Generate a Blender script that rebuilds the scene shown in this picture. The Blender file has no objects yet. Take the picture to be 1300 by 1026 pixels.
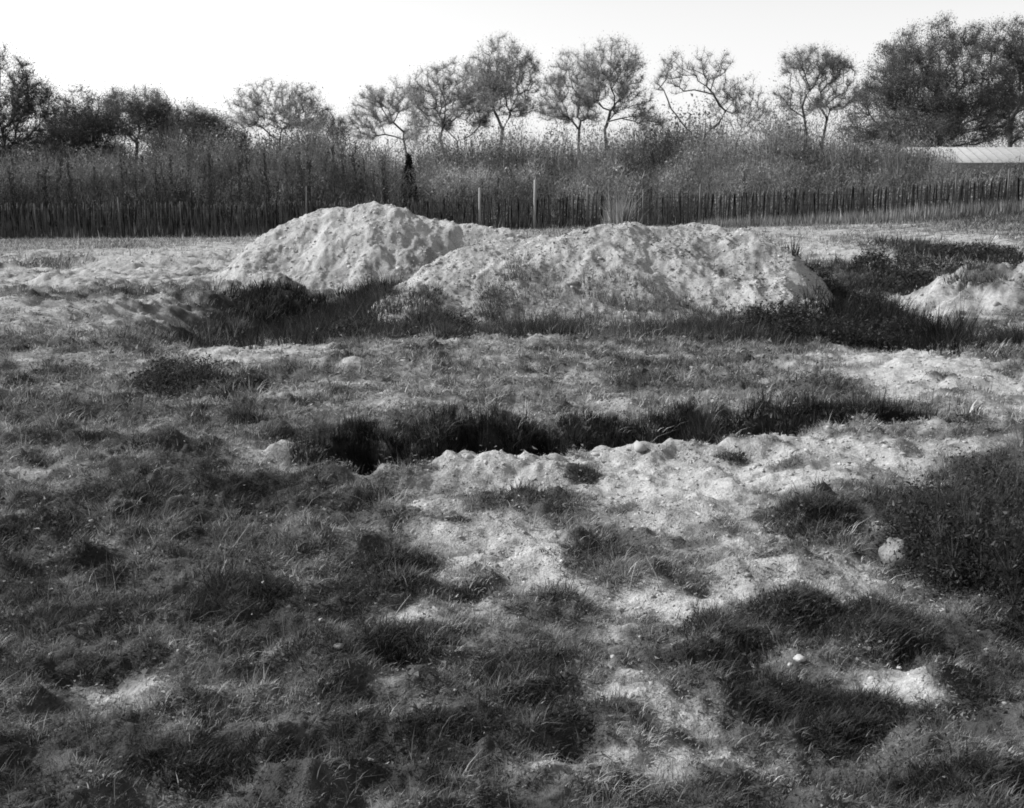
import bpy, math, random
import numpy as np

# ------------------------------------------------------------------ camera, world, sun, exposure
scene = bpy.context.scene
CAM_H, FPX, PITCH = 1.7, 1570.0, math.atan(257 / 1570.0)      # focal length in pixels of the 1300-wide photograph
cam_d = bpy.data.cameras.new('camera'); cam = bpy.data.objects.new('camera', cam_d)
scene.collection.objects.link(cam); scene.camera = cam
cam.location = (0, 0, CAM_H); cam.rotation_euler = (math.pi / 2 - PITCH, 0, 0)
cam_d.sensor_width = 36; cam_d.lens = 36 * FPX / 1300; cam_d.clip_end = 3000; cam_d.clip_start = 0.05

SUN_EL, SUN_AZ = math.radians(37), math.radians(-80)          # azimuth measured from +Y (view direction), negative = left
world = bpy.data.worlds.new('World'); scene.world = world; world.use_nodes = True
nt = world.node_tree; nt.nodes.clear()
sky = nt.nodes.new('ShaderNodeTexSky'); sky.sky_type = 'NISHITA'; sky.sun_disc = False
sky.sun_elevation = SUN_EL; sky.sun_rotation = SUN_AZ; sky.dust_density = 1.5; sky.air_density = 1.3; sky.ozone_density = 1
bw = nt.nodes.new('ShaderNodeRGBToBW'); bg = nt.nodes.new('ShaderNodeBackground'); wo = nt.nodes.new('ShaderNodeOutputWorld')
bg.inputs[1].default_value = 0.12
nt.links.new(sky.outputs[0], bw.inputs[0]); nt.links.new(bw.outputs[0], bg.inputs[0]); nt.links.new(bg.outputs[0], wo.inputs[0])
sd = bpy.data.lights.new('sun', 'SUN'); sd.energy = 3.7; sd.angle = math.radians(0.6); sd.color = (1, 1, 1)
sun = bpy.data.objects.new('sun', sd); scene.collection.objects.link(sun)
from mathutils import Vector
sv = Vector((math.sin(SUN_AZ) * math.cos(SUN_EL), math.cos(SUN_AZ) * math.cos(SUN_EL), math.sin(SUN_EL)))
sun.rotation_euler = sv.to_track_quat('Z', 'Y').to_euler(); sun.location = (-20, 10, 30)
scene.view_settings.view_transform = 'Standard'; scene.view_settings.look = 'None'
scene.view_settings.exposure = 0.9; scene.view_settings.gamma = 1.0
scene.render.filter_size = 1.5
scene.cycles.pixel_filter_type = 'BLACKMAN_HARRIS'; scene.cycles.filter_width = 1.8
scene.cycles.max_bounces = 4; scene.cycles.diffuse_bounces = 3; scene.cycles.transparent_max_bounces = 8

rng = np.random.default_rng(7); random.seed(7)

# ------------------------------------------------------------------ helpers
def hash2(ix, iy, seed):
    h = (ix.astype(np.int64) * 374761393 + iy.astype(np.int64) * 668265263 + seed * 974634777) & 0xffffffff
    h = ((h ^ (h >> 13)) * 1274126177) & 0xffffffff
    h = ((h ^ (h >> 15)) * 2246822519) & 0xffffffff
    return ((h ^ (h >> 16)) & 0xffffff) / float(0xffffff)
def vnoise(x, y, seed=0):
    ix, iy = np.floor(x), np.floor(y); fx, fy = x - ix, y - iy
    ux, uy = fx * fx * fx * (fx * (fx * 6 - 15) + 10), fy * fy * fy * (fy * (fy * 6 - 15) + 10)
    def g(dx, dy):
        a = hash2(ix + dx, iy + dy, seed) * 2 * np.pi
        return np.cos(a) * (fx - dx) + np.sin(a) * (fy - dy)
    a = g(0, 0) * (1 - ux) + g(1, 0) * ux; b = g(0, 1) * (1 - ux) + g(1, 1) * ux
    return (a * (1 - uy) + b * uy) * 1.5                       # about -1..1
def fbm(x, y, wl, octv=4, seed=0, gain=0.5):
    s, a, f = 0, 1.0, 1.0 / wl
    for o in range(octv):
        c, sn = math.cos(o * 1.1 + seed), math.sin(o * 1.1 + seed)
        s = s + a * vnoise((x * c - y * sn) * f + 13.7 * o, (x * sn + y * c) * f - 7.1 * o, seed * 31 + o); a *= gain; f *= 2.03
    return s
def smooth(a, b, x):
    t = np.clip((x - a) / (b - a), 0, 1); return t * t * (3 - 2 * t)
def at(px, py, z=0.0):                                         # a photograph pixel -> the place on level ground
    u, v = (px - 650) / FPX, (513 - py) / FPX
    cy, cz = math.cos(PITCH) + v * math.sin(PITCH), -math.sin(PITCH) + v * math.cos(PITCH)
    t = (z - CAM_H) / cz
    return u * t, cy * t
def X(px, d): return (px - 650) / FPX * d / (1.0) * 1.012
def Z(py, d): return CAM_H + d * math.tan(math.atan((513 - py) / FPX) - PITCH)   # height seen at row py, distance d

def mesh_obj(name, V, F, mat, parent=None, attrs=None, smoothf=False, cmat=None):
    me = bpy.data.meshes.new(name)
    V = np.asarray(V, dtype=np.float32); F = np.asarray(F, dtype=np.int32)
    n = F.shape[1]
    me.vertices.add(len(V)); me.vertices.foreach_set('co', V.ravel())
    me.loops.add(F.size); me.loops.foreach_set('vertex_index', F.ravel())
    me.polygons.add(len(F)); me.polygons.foreach_set('loop_start', np.arange(0, F.size, n, dtype=np.int32))
    me.update(calc_edges=True)
    if smoothf: me.polygons.foreach_set('use_smooth', np.ones(len(F), dtype=bool))
    for k, v in (attrs or {}).items():
        a = me.attributes.new(k, 'FLOAT', 'POINT'); a.data.foreach_set('value', np.asarray(v, dtype=np.float32))
    me.materials.append(mat)
    o = bpy.data.objects.new(name, me); scene.collection.objects.link(o)
    if parent: o.parent = parent
    return o
def empty(name, loc, label, cat, group=None):
    o = bpy.data.objects.new(name, None); scene.collection.objects.link(o); o.location = loc; o.empty_display_size = .3
    o['label'] = label; o['category'] = cat
    if group: o['group'] = group
    return o
def tag(o, label=None, cat=None, group=None, kind=None):
    for k, v in (('label', label), ('category', cat), ('group', group), ('kind', kind)):
        if v: o[k] = v
    return o

# ------------------------------------------------------------------ materials (all neutral greys: a black and white photograph)
def base_mat(name, rough=0.9):
    m = bpy.data.materials.new(name); m.use_nodes = True; t = m.node_tree
    p = t.nodes['Principled BSDF']; p.inputs['Roughness'].default_value = rough
    p.inputs['Specular IOR Level'].default_value = 0.15
    return m, t, p
def N(t, kind, **kw):
    n = t.nodes.new(kind)
    for k, v in kw.items(): setattr(n, k, v)
    return n
def noise_node(t, scale, detail=4, rough=.6, src=None):
    n = N(t, 'ShaderNodeTexNoise'); n.inputs['Scale'].default_value = scale; n.inputs['Detail'].default_value = detail
    n.inputs['Roughness'].default_value = rough
    if src: t.links.new(src, n.inputs['Vector'])
    return n
def mrange(t, src, a, b, c, d):
    n = N(t, 'ShaderNodeMapRange'); t.links.new(src, n.inputs[0])
    for i, v in zip((1, 2, 3, 4), (a, b, c, d)): n.inputs[i].default_value = v
    return n.outputs[0]
def mul(t, a, b, op='MULTIPLY'):
    n = N(t, 'ShaderNodeMath', operation=op)
    for i, s in ((0, a), (1, b)):
        if isinstance(s, (int, float)): n.inputs[i].default_value = s
        else: t.links.new(s, n.inputs[i])
    return n.outputs[0]
def soil_material(name, lo, hi, coarse):
    m, t, p = base_mat(name, .95)
    geo = N(t, 'ShaderNodeTexCoord').outputs['Object']
    at_ = N(t, 'ShaderNodeAttribute', attribute_name='tone').outputs['Fac']
    n1 = noise_node(t, 2.2 * coarse, 6, .65, geo); n2 = noise_node(t, 17 * coarse, 5, .7, geo); n3 = noise_node(t, 70, 3, .6, geo)
    tone = mul(t, at_, mrange(t, n1.outputs[0], .3, .7, -.12, .12), 'ADD')
    ramp = N(t, 'ShaderNodeValToRGB'); t.links.new(tone, ramp.inputs[0])
    e = ramp.color_ramp.elements; e[0].position = .05; e[0].color = (lo,) * 3 + (1,); e[1].position = .95; e[1].color = (hi,) * 3 + (1,)
    k = e.new(.45); k.color = ((lo * .6 + hi * .2),) * 3 + (1,)
    rb = N(t, 'ShaderNodeRGBToBW'); t.links.new(ramp.outputs[0], rb.inputs[0])
    c = mul(t, rb.outputs[0], mrange(t, n2.outputs[0], .3, .7, .62, 1.25)); c = mul(t, c, mrange(t, n3.outputs[0], .3, .7, .8, 1.18))
    t.links.new(c, p.inputs['Base Color'])
    bm = N(t, 'ShaderNodeBump'); bm.inputs['Strength'].default_value = .8; bm.inputs['Distance'].default_value = .03
    t.links.new(mul(t, n2.outputs[0], mul(t, n3.outputs[0], .5), 'ADD'), bm.inputs['Height']); t.links.new(bm.outputs[0], p.inputs['Normal'])
    return m
def blade_material(name, transl=.3):
    m = bpy.data.materials.new(name); m.use_nodes = True; t = m.node_tree; t.nodes.clear()
    a = N(t, 'ShaderNodeAttribute', attribute_name='shade').outputs['Fac']
    d = N(t, 'ShaderNodeBsdfDiffuse'); tr = N(t, 'ShaderNodeBsdfTranslucent'); mx = N(t, 'ShaderNodeMixShader'); o = N(t, 'ShaderNodeOutputMaterial')
    mx.inputs[0].default_value = transl
    t.links.new(a, d.inputs[0]); t.links.new(a, tr.inputs[0]); t.links.new(d.outputs[0], mx.inputs[1]); t.links.new(tr.outputs[0], mx.inputs[2])
    t.links.new(mx.outputs[0], o.inputs[0]); return m
def plain_material(name, v, var=.35, scale=6, stretch=(1, 1, 1), rough=.9, bump=.01):
    m, t, p = base_mat(name, rough)
    geo = N(t, 'ShaderNodeTexCoord').outputs['Object']
    mp = N(t, 'ShaderNodeMapping'); mp.inputs['Scale'].default_value = stretch; t.links.new(geo, mp.inputs[0])
    n = noise_node(t, scale, 5, .65, mp.outputs[0])
    t.links.new(mrange(t, n.outputs[0], .3, .7, v * (1 - var), v * (1 + var)), p.inputs['Base Color'])
    b = N(t, 'ShaderNodeBump'); b.inputs['Distance'].default_value = bump; b.inputs['Strength'].default_value = .7
    t.links.new(n.outputs[0], b.inputs['Height']); t.links.new(b.outputs[0], p.inputs['Normal'])
    return m
M_ground = soil_material('field_soil', .03, .31, 1.0)
M_mound = soil_material('spoil_clay', .06, .36, 2.2)
M_grass = blade_material('grass_blades', .3)
M_leaf = blade_material('leaves', .25)
M_clod = blade_material('clod_earth', .0)
M_tree_leaf = blade_material('spring_leaves', .45)
M_bark = plain_material('bark', .07, .4, 3, (4, 4, .6), bump=.03)
M_bark_dark = plain_material('dark_bark', .035, .4, 3, (4, 4, .6), bump=.03)
M_pale = plain_material('weathered_paling', .085, .9, 5, (5, 5, .5))
M_post = plain_material('pale_post_wood', .24, .3, 5, (5, 5, .5))
M_greypost = plain_material('grey_post_wood', .10, .3, 5, (5, 5, .5))
M_wire = plain_material('fence_wire', .05, .2, 5)
M_roof = plain_material('pale_sheet_roof', .27, .3, 3, (1, 8, 1))
M_wall = plain_material('tarred_boards', .06, .3, 4, (6, 6, 1))
M_glass = plain_material('dark_glass', .03, .1, 2, rough=.15, bump=.0)
M_stone = plain_material('chalky_stone', .33, .25, 12, bump=.02)
M_lump = plain_material('clay_lump_earth', .15, .5, 14, bump=.05)
M_reed = plain_material('dry_stalk', .3, .3, 12)

# ------------------------------------------------------------------ the plan of the field
# each patch: centre and radii read off the photograph and laid on the ground as an ellipse in metres; value 0 dark growth .. 1 bare pale soil
def ell(px, py, rx, ry, ang=0.0):
    cx, cy = at(px, py); x1, _ = at(px + rx, py); _, y0 = at(px, py - ry); _, y1 = at(px, py + ry)
    return cx, (y0 + y1) / 2, (x1 - cx), (y0 - y1) / 2, math.radians(ang)
PATCH = [
 # background and far left bank
 (650, 330, 1000, 40, .60), (650, 480, 900, 62, .48), (650, 640, 1400, 95, .38), (200, 760, 520, 170, .2), (700, 800, 560, 260, .30),
 (650, 1000, 1200, 95, .22),
 (150, 345, 260, 40, .84), (110, 395, 130, 22, .7), (75, 338, 30, 4, .3), (40, 352, 16, 4, .3), (160, 380, 40, 5, .3), (80, 388, 40, 6, .3), (150, 360, 120, 8, .82), (230, 372, 40, 5, .4), (270, 350, 40, 4, .5), (40, 372, 40, 5, .5), (110, 430, 130, 14, .5), (60, 322, 90, 8, .84), (230, 335, 90, 10, .8),
 (150, 318, 30, 6, .35), (270, 395, 70, 30, .36), (120, 420, 60, 12, .45), (210, 440, 50, 14, .5),
 (1190, 298, 260, 22, .12), (1180, 322, 120, 10, .75), (1060, 318, 70, 20, .72), (985, 295, 90, 14, .8),
 # pit in front of the left heap
 (395, 400, 115, 34, .03), (250, 400, 55, 34, .22), (500, 415, 70, 26, .12),
 # pit and scrub right of the big heap
 (1070, 395, 100, 58, .05), (1150, 358, 62, 20, .08), (1060, 328, 60, 10, .8), (1230, 335, 70, 16, .12), (1235, 428, 70, 10, .15), (990, 425, 90, 20, .18),
 (1205, 392, 50, 22, .78), (1250, 385, 40, 24, .72), (1180, 405, 22, 12, .8), (1225, 388, 16, 12, .3), (1262, 396, 22, 8, .3), (1070, 335, 40, 10, .8), (1095, 352, 40, 7, .2),
 # mid ground
 (345, 448, 110, 15, .78), (440, 462, 60, 12, .66), (600, 440, 100, 12, .60), (560, 480, 90, 16, .5), (300, 460, 60, 10, .7),
 (130, 470, 50, 12, .62), (60, 480, 45, 12, .12), (260, 492, 95, 14, .14), (390, 470, 30, 6, .25), (330, 500, 26, 8, .1), (80, 508, 80, 7, .25),
 (200, 525, 70, 7, .3), (820, 470, 110, 14, .30), (960, 500, 120, 18, .36), (760, 450, 50, 10, .3), (620, 520, 160, 14, .5), (880, 520, 90, 10, .46),
 (400, 500, 60, 14, .55), (160, 500, 60, 6, .6), (120, 550, 110, 10, .55), (250, 540, 90, 8, .5),
 (1200, 482, 100, 38, .97), (1170, 495, 60, 12, .9), (1230, 506, 35, 5, .3), (1200, 488, 16, 4, .3), (1140, 462, 30, 5, .7), (1250, 520, 50, 12, .6),
 (1140, 525, 60, 18, .34), (1060, 500, 60, 18, .34), (50, 558, 50, 14, .1), (100, 590, 70, 10, .16), (160, 585, 60, 8, .4),
 # bare pale bank in front of the long ditch
 (640, 612, 160, 22, .88), (850, 605, 190, 34, .93), (1050, 590, 150, 30, .9), (980, 630, 110, 18, .95), (860, 655, 120, 16, .85), (560, 640, 80, 18, .72),
 (1160, 605, 80, 26, .8), (1230, 575, 50, 18, .6), (735, 612, 20, 5, .2), (930, 593, 18, 6, .1), (660, 650, 55, 9, .2), (600, 638, 30, 5, .35),
 (1000, 612, 26, 6, .2), (1060, 640, 110, 10, .5), (1090, 628, 16, 5, .3), (790, 650, 18, 5, .3),
 (1030, 672, 55, 17, .05), (760, 700, 62, 16, .04), (700, 668, 70, 12, .2), (840, 730, 60, 12, .2), (870, 690, 50, 10, .45), (650, 690, 50, 14, .35),
 (1100, 700, 40, 18, .3), (1070, 730, 30, 10, .2), (1120, 765, 30, 10, .45), (1140, 668, 60, 14, .35),
 # pale path down the middle
 (620, 700, 90, 26, .8), (560, 735, 40, 16, .76), (700, 740, 50, 18, .8), (860, 760, 120, 18, .86), (1120, 640, 50, 24, .7), (960, 690, 50, 14, .7), (1090, 720, 40, 14, .66), (910, 745, 70, 16, .74), (540, 790, 36, 16, .72), (590, 770, 50, 10, .5),
 (1010, 735, 70, 14, .62), (1075, 745, 45, 14, .68),
 # dark tussocks
 (485, 712, 66, 26, .02), (350, 628, 34, 12, .1), (440, 645, 60, 16, .16), (470, 760, 60, 20, .1), (520, 820, 60, 20, .14), (270, 770, 90, 24, .05),
 (120, 790, 90, 22, .08), (150, 640, 80, 14, .08), (60, 660, 45, 30, .06), (230, 640, 60, 10, .22), (320, 760, 60, 14, .1), (60, 850, 45, 22, .08),
 (300, 650, 40, 8, .3), (400, 600, 90, 10, .5), (330, 590, 90, 12, .58), (280, 700, 60, 8, .3),
 (670, 865, 70, 34, .04), (700, 790, 90, 20, .28), (820, 790, 90, 18, .3), (960, 800, 100, 34, .12), (1080, 800, 100, 34, .14), (780, 880, 60, 30, .66), (850, 905, 70, 16, .7), (800, 850, 40, 14, .62),
 (900, 870, 60, 20, .38), (1060, 890, 130, 32, .04), (1165, 868, 60, 20, 1.05), (1190, 860, 50, 14, .8), (1240, 870, 50, 16, .4), (1210, 915, 70, 14, .12), (560, 880, 60, 20, .12),
 (300, 895, 80, 18, .62), (100, 885, 40, 10, .62), (250, 860, 50, 10, .4), (380, 850, 60, 14, .3), (460, 900, 60, 20, .15), (200, 920, 60, 10, .3), (190, 740, 60, 8, .34),
 (1228, 720, 80, 80, .04), (1262, 630, 36, 30, .2), (1145, 700, 18, 16, .8), (1200, 800, 60, 16, .2), (1230, 640, 60, 16, .3),
 (860, 965, 120, 20, .5), (300, 980, 140, 26, .08), (620, 985, 120, 20, .3), (1130, 985, 140, 30, .1),
]
PATCH_W = [ell(*p[:4]) + (p[4],) for p in PATCH]
def seg_dist(x, y, pts):                                       # distance to a polyline, and where along it (0..1)
    best = np.full(x.shape, 1e9); side = np.zeros(x.shape); par = np.zeros(x.shape); n = len(pts) - 1
    for i in range(n):
        (ax, ay), (bx, by) = pts[i], pts[i + 1]; dx, dy = bx - ax, by - ay; L = dx * dx + dy * dy
        t = np.clip(((x - ax) * dx + (y - ay) * dy) / L, 0, 1); d = np.hypot(x - ax - t * dx, y - ay - t * dy)
        s = ((x - ax) * dy - (y - ay) * dx) / math.sqrt(L); k = d < best
        best = np.where(k, d, best); side = np.where(k, s, side); par = np.where(k, (i + t) / n, par)
    return best, side, par
# the long ditch: centreline through points between its two lips
DITCH = [at(*p) for p in ((405, 584), (450, 584), (520, 584), (600, 574), (680, 565), (760, 557), (860, 553), (960, 545), (1040, 541), (1120, 538), (1200, 530))]
def ditch_fields(x, y):
    wob = fbm(x, y, .6, 4, 21, .6) * .24
    d, s, t = seg_dist(x, y, DITCH)
    w = .52 * (0.45 + .55 * smooth(0, .12, t)) * (1 - .55 * smooth(.72, 1, t))
    w = w * (1 + .25 * np.sin(t * 23) * .3 + .18 * np.exp(-((t - .47) / .06) ** 2))
    return (d + wob) / w, s, t
def tone_at(x, y):
    w1 = fbm(x, y, .9, 4, 3, .6); w2 = fbm(x, y, .22, 3, 5, .6)
    T = np.full(x.shape, .40)
    for cx, cy, rx, ry, a, v in PATCH_W:
        sc = min(1.0, .35 + .5 * min(rx, ry)); soft = .45
        r = np.hypot((x - cx) / rx, (y - cy) / ry); sel = r < 2
        if not sel.any(): continue
        m = smooth(1 + soft, 1 - soft, r + w1 * .38 + w2 * .22)
        T = T + (v - T) * m * .92
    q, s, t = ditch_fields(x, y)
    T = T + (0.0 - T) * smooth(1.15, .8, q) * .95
    near = smooth(30, 8, y)
    n1 = fbm(x * .8, y, .5, 4, 8, .62) * .27 + fbm(x, y, .16, 3, 10, .6) * .15 * (.4 + .6 * near) + fbm(x * .5, y, 1.7, 2, 9) * .15
    n1 = n1 * 1.12
    T = T + n1 * (1 - .45 * smooth(.7, .95, T)) * (1 - .5 * smooth(.2, .0, T)) + .03
    T = .5 + (T - .5) * 1.15
    return np.clip(T, 0, 1.05)
def g2(x, y, px, py, rx, ry, h, p=1.0):
    cx, cy, ax, ay, _ = ell(px, py, rx, ry); r = np.hypot((x - cx) / ax, (y - cy) / ay)
    return h * np.exp(-r ** (2 * p))
def ground_z(x, y, detail=True, T=None):
    if T is None: T = tone_at(x, y)
    # the far field climbs gently to the right
    u = x / np.maximum(y, 8) * FPX + 650
    rise = np.interp(u, [0, 300, 600, 900, 1100, 1300], [-.15, -.05, .3, .5, .68, 1.15])
    z = rise * smooth(26, 60, y)
    z = z + g2(x, y, 70, 330, 80, 14, .22) + g2(x, y, 210, 335, 80, 12, .20) + g2(x, y, 110, 380, 110, 18, .15)
    z = z - .75 * np.exp(-(np.hypot((x + 3.6) / 1.8, (y - 19.9) / 4.4)) ** 6)          # pit before the left heap
    z = z - .25 * np.exp(-(np.hypot((x + 5.3) / 1.3, (y - 19.0) / 3.0)) ** 4)
    z = z - .60 * np.exp(-(np.hypot((x - 5.0) / 1.4, (y - 18.6) / 3.6)) ** 4)            # pit right of the big heap
    z = z - .45 * np.exp(-(np.hypot((x - 8.0) / 2.2, (y - 26) / 3.5)) ** 4)
    z = z + (.40 + .16 * fbm(x, y, .6, 4, 18, .6)) * np.exp(-(np.hypot((x - 7.9) / 1.5, (y - 19.6) / 1.5)) ** 4) + .25 * np.exp(-(np.hypot((x - 6.3) / .5, (y - 17.9) / .8)) ** 2)            # pale bank at the right edge
    z = z + .35 * np.exp(-(np.hypot((x - 8.5) / .95, (y - 19.6) / 1.5)) ** 2)
    z = z + .10 * np.exp(-(np.hypot((x - 4.6) / 1.0, (y - 12.3) / .9)) ** 2)
    q, s, t = ditch_fields(x, y)
    dep = .42 * (1 - .4 * smooth(.7, 1, t))
    z = z - dep * smooth(1.15, .55, q)
    z = z + .07 * np.exp(-((q - 1.35) / .35) ** 2) * (s > 0)                             # thrown-up lip on the near side
    amp = .35 + .65 * smooth(60, 10, y)
    dark = smooth(.62, .15, T)
    z = z + fbm(x * .8, y * .7, 1.0, 4, 17, .6) * .13 * smooth(17, 21, y) * smooth(45, 34, y)
    z = z + fbm(x, y, 3.2, 3, 11) * .07 * amp + fbm(x, y, .85, 3, 12) * .055 * amp
    z = z + fbm(x, y, .36, 2, 19) * .022 * amp; hum = np.abs(fbm(x, y, .62, 2, 14)); z = z + (.35 - hum) * (.13 + .08 * smooth(5, 8, y)) * (.35 + .65 * dark) * amp * smooth(70, 30, y)
    if detail:
        z = z + fbm(x, y, .26, 4, 15, .62) * (.028 + .02 * dark) * amp + np.clip(fbm(x, y, .33, 3, 16, .6), -.2, 1) * .035 * smooth(14, 24, y) * smooth(60, 40, y)
    return z
# the two heaps: outline of the ridge in metres
def heap_z(x, y, ridge, front, back, seed, rough=.05):
    rx = [p[0] for p in ridge]; h = np.interp(x, rx, [p[2] for p in ridge]); yc = np.interp(x, rx, [p[1] for p in ridge])
    wv = fbm(x, y, 1.6, 3, seed) * .35
    dy = y - yc + wv
    f = np.interp(x, rx, front); b = np.interp(x, rx, back)
    r = np.where(dy < 0, -dy / f, dy / b)
    prof = np.clip(1 - r, -1, 1); prof = np.where(r < .18, 1 - .18 - (r * r) / .36 + .09, prof); prof = prof / .91
    z = np.where(h < 0, h, h * prof)
    gull = np.abs(fbm(x * 1.0, y * .6, .6, 3, seed + 1, .6)); z = z - (gull * .07 - .02) * smooth(-.1, .4, prof) * smooth(1.05, .5, prof)
    z = z + fbm(x, y, 1.2, 3, seed + 3, .6) * .10 + fbm(x * 1.3, y * .7, .42, 3, seed + 7, .6) * .035 + fbm(x, y, .12, 3, seed + 2, .7) * rough * .26 + np.clip(fbm(x, y, .13, 2, seed + 5) - .4, 0, 1) * .05
    return z
R1 = [(-6.75, 27.2, -.25), (-6.15, 27.3, .30), (-5.78, 27.6, .74), (-5.4, 28, 1.08), (-4.7, 28.2, 1.36), (-3.9, 28.2, 1.52), (-3.1, 28.2, 1.60), (-2.3, 28.1, 1.50), (-1.5, 28, 1.30), (-.8, 27.9, 1.16), (0, 27.8, 1.06), (.6, 27.6, .85), (1.2, 27.5, .3), (1.6, 27.5, -.25)]
R2 = [(-2.35, 17.9, -.25), (-2.05, 18.1, .14), (-1.65, 18.5, .52), (-1.15, 19.0, .80), (-.6, 19.4, .98), (.0, 19.6, 1.12), (.5, 19.8, 1.22), (1.0, 19.9, 1.30), (1.8, 19.9, 1.30), (2.7, 19.9, 1.32), (3.2, 19.8, 1.27), (3.8, 19.7, 1.12), (4.3, 19.6, .90), (4.75, 19.5, .46), (5.3, 19.5, -.1)]
def lerp_list(R, a): return [a] * len(R)
F1 = [1.0, 1.9, 2.4, 2.8, 3.0, 3.1, 3.1, 2.6, 2.4, 2.2, 2.0, 1.8, 1.2, 1.0]
B1 = [1.0, 1.4, 1.8, 2.2, 2.4, 2.6, 2.6, 2.4, 2.2, 2.0, 1.8, 1.6, 1.2, 1.0]
F2 = [.8, 1.0, 1.5, 2.1, 2.4, 2.6, 2.8, 3.0, 3.0, 2.9, 2.7, 2.6, 2.4, 2.0, 1.2]
B2 = [.8, 1.0, 1.3, 1.6, 1.8, 2.0, 2.2, 2.4, 2.6, 2.6, 2.4, 2.2, 1.8, 1.2, .8]
def heap1(x, y): return heap_z(x, y, R1, F1, B1, 41)
def heap2(x, y): return heap_z(x, y, R2, F2, B2, 57)
def surface_z(x, y, T=None):
    z = ground_z(x, y, True, T)
    return np.maximum(z, np.maximum(np.where(np.abs(x + 2.7) < 4.3, heap1(x, y), -9), np.where(np.abs(x - 1.5) < 4.3, heap2(x, y), -9)))

# ------------------------------------------------------------------ ground sheet
def rows():
    ys = [-12, -9, -6.5, -4.5, -3, -2, -1.2, -.6, 0]; y = .5
    while y < 2.6: ys.append(y); y += .09
    while y < 1500:
        ys.append(y)
        y += min(max(y * y / 1700, .012), .075) if y < 31 else (.2 if y < 66 else (y - 60) * .12)
    return np.array(ys)
ys = rows(); NC = 1000
cs = np.linspace(-1, 1, NC); cs = cs * .42 + cs ** 5 * .58
Yg = np.repeat(ys[:, None], NC, 1); Wd = 9 + 1.0 * np.abs(ys) + .6 * np.maximum(ys - 80, 0)
Xg = cs[None, :] * Wd[:, None]
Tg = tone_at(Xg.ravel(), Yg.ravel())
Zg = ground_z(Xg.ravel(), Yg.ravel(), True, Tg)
Vg = np.stack([Xg.ravel(), Yg.ravel(), Zg], 1)
def grid_faces(nr, nc):
    i = np.arange(nr - 1)[:, None] * nc + np.arange(nc - 1)[None, :]
    return np.stack([i, i + 1, i + nc + 1, i + nc], -1).reshape(-1, 4)
g = mesh_obj('ground', Vg, grid_faces(len(ys), NC), M_ground, attrs={'tone': Tg}, smoothf=True); g['kind'] = 'structure'

def make_heap(fn, x0, x1, y0, y1, step, label):
    xs, yy = np.arange(x0, x1, step), np.arange(y0, y1, step); A, B = np.meshgrid(xs, yy)
    a, b = A.ravel(), B.ravel(); z = fn(a, b); gz = ground_z(a, b)
    # loose lumps of clay
    z = np.maximum(z, gz - .25)
    nx, ny = len(xs), len(yy)
    low = smooth(.9, .1, z); pat = fbm(a, b, 1.1, 4, 77, .6)
    Tm = .93 - .12 * low + pat * .2 + fbm(a, b, .25, 3, 78) * .18 - np.clip(fbm(a, b, .12, 3, 79) - .35, 0, 1) * .4
    F = grid_faces(ny, nx); keep = (z > gz - .15)[F].any(1); F = F[keep]
    used = np.unique(F); remap = np.full(nx * ny, -1); remap[used] = np.arange(len(used))
    V = np.stack([a, b, z], 1)[used]
    cx, cy = V[:, 0].mean(), V[:, 1].mean()
    o = mesh_obj('spoil_mound', V - np.array([cx, cy, 0]), remap[F], M_mound, attrs={'tone': np.clip(Tm, 0, 1)[used]}, smoothf=True)
    o.location = (cx, cy, 0); tag(o, label, 'mound', 'mounds of dug earth in the field')
    return o
make_heap(heap1, -7.1, 1.7, 24, 31, .028, 'tall rounded mound of pale dug earth behind the dark pit, peak touching the fence line')
make_heap(heap2, -2.9, 5.9, 15.5, 22.5, .022, 'wide flat-topped mound of pale lumpy earth with weeds along its foot, nearer the viewer')

# ------------------------------------------------------------------ grass
def blades(P, h, w, lean, ang, shade, bend=.5, nseg=2):
    # P roots (n,3); each blade a curved strip of nseg quads ending in a point pair
    n = len(P); d = np.stack([np.cos(ang), np.sin(ang), np.zeros(n)], 1); s = np.stack([-np.sin(ang + .6), np.cos(ang + .6), np.zeros(n)], 1)
    V = np.zeros((n, (nseg + 1) * 2 - 1, 3))
    for k in range(nseg + 1):
        t = k / nseg; up = h * t * (1 - .25 * lean * t); out = h * lean * (t ** (1 + bend))
        c = P + d * out[:, None]; c[:, 2] += up
        ww = w * (1 - .75 * t) * .5
        if k < nseg: V[:, 2 * k] = c - s * ww[:, None]; V[:, 2 * k + 1] = c + s * ww[:, None]
        else: V[:, 2 * k] = c
    m = V.shape[1]; base = np.arange(n)[:, None] * m; F = []
    for k in range(nseg - 1):
        F += [np.concatenate([base + 2 * k, base + 2 * k + 1, base + 2 * k + 3], 1), np.concatenate([base + 2 * k, base + 2 * k + 3, base + 2 * k + 2], 1)]
    k = nseg - 1; F.append(np.concatenate([base + 2 * k, base + 2 * k + 1, base + 2 * k + 2], 1))
    return V.reshape(-1, 3), np.concatenate(F), np.repeat(shade, m)
class Pool:
    def __init__(s): s.V, s.F, s.A, s.n = [], [], [], 0
    def add(s, V, F, A): s.V.append(V); s.F.append(F + s.n); s.A.append(A); s.n += len(V)
    def build(s, name, mat, parent=None): return mesh_obj(name, np.concatenate(s.V), np.concatenate(s.F), mat, parent, {'shade': np.concatenate(s.A)})
def scatter(n, d0, d1, pw=1.0, margin=1.5):
    u = rng.random(n); e = pw
    d = (d0 ** e + u * (d1 ** e - d0 ** e)) ** (1 / e)
    x = (rng.random(n) * 2 - 1) * (.45 * d + margin)
    return x, d
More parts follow.
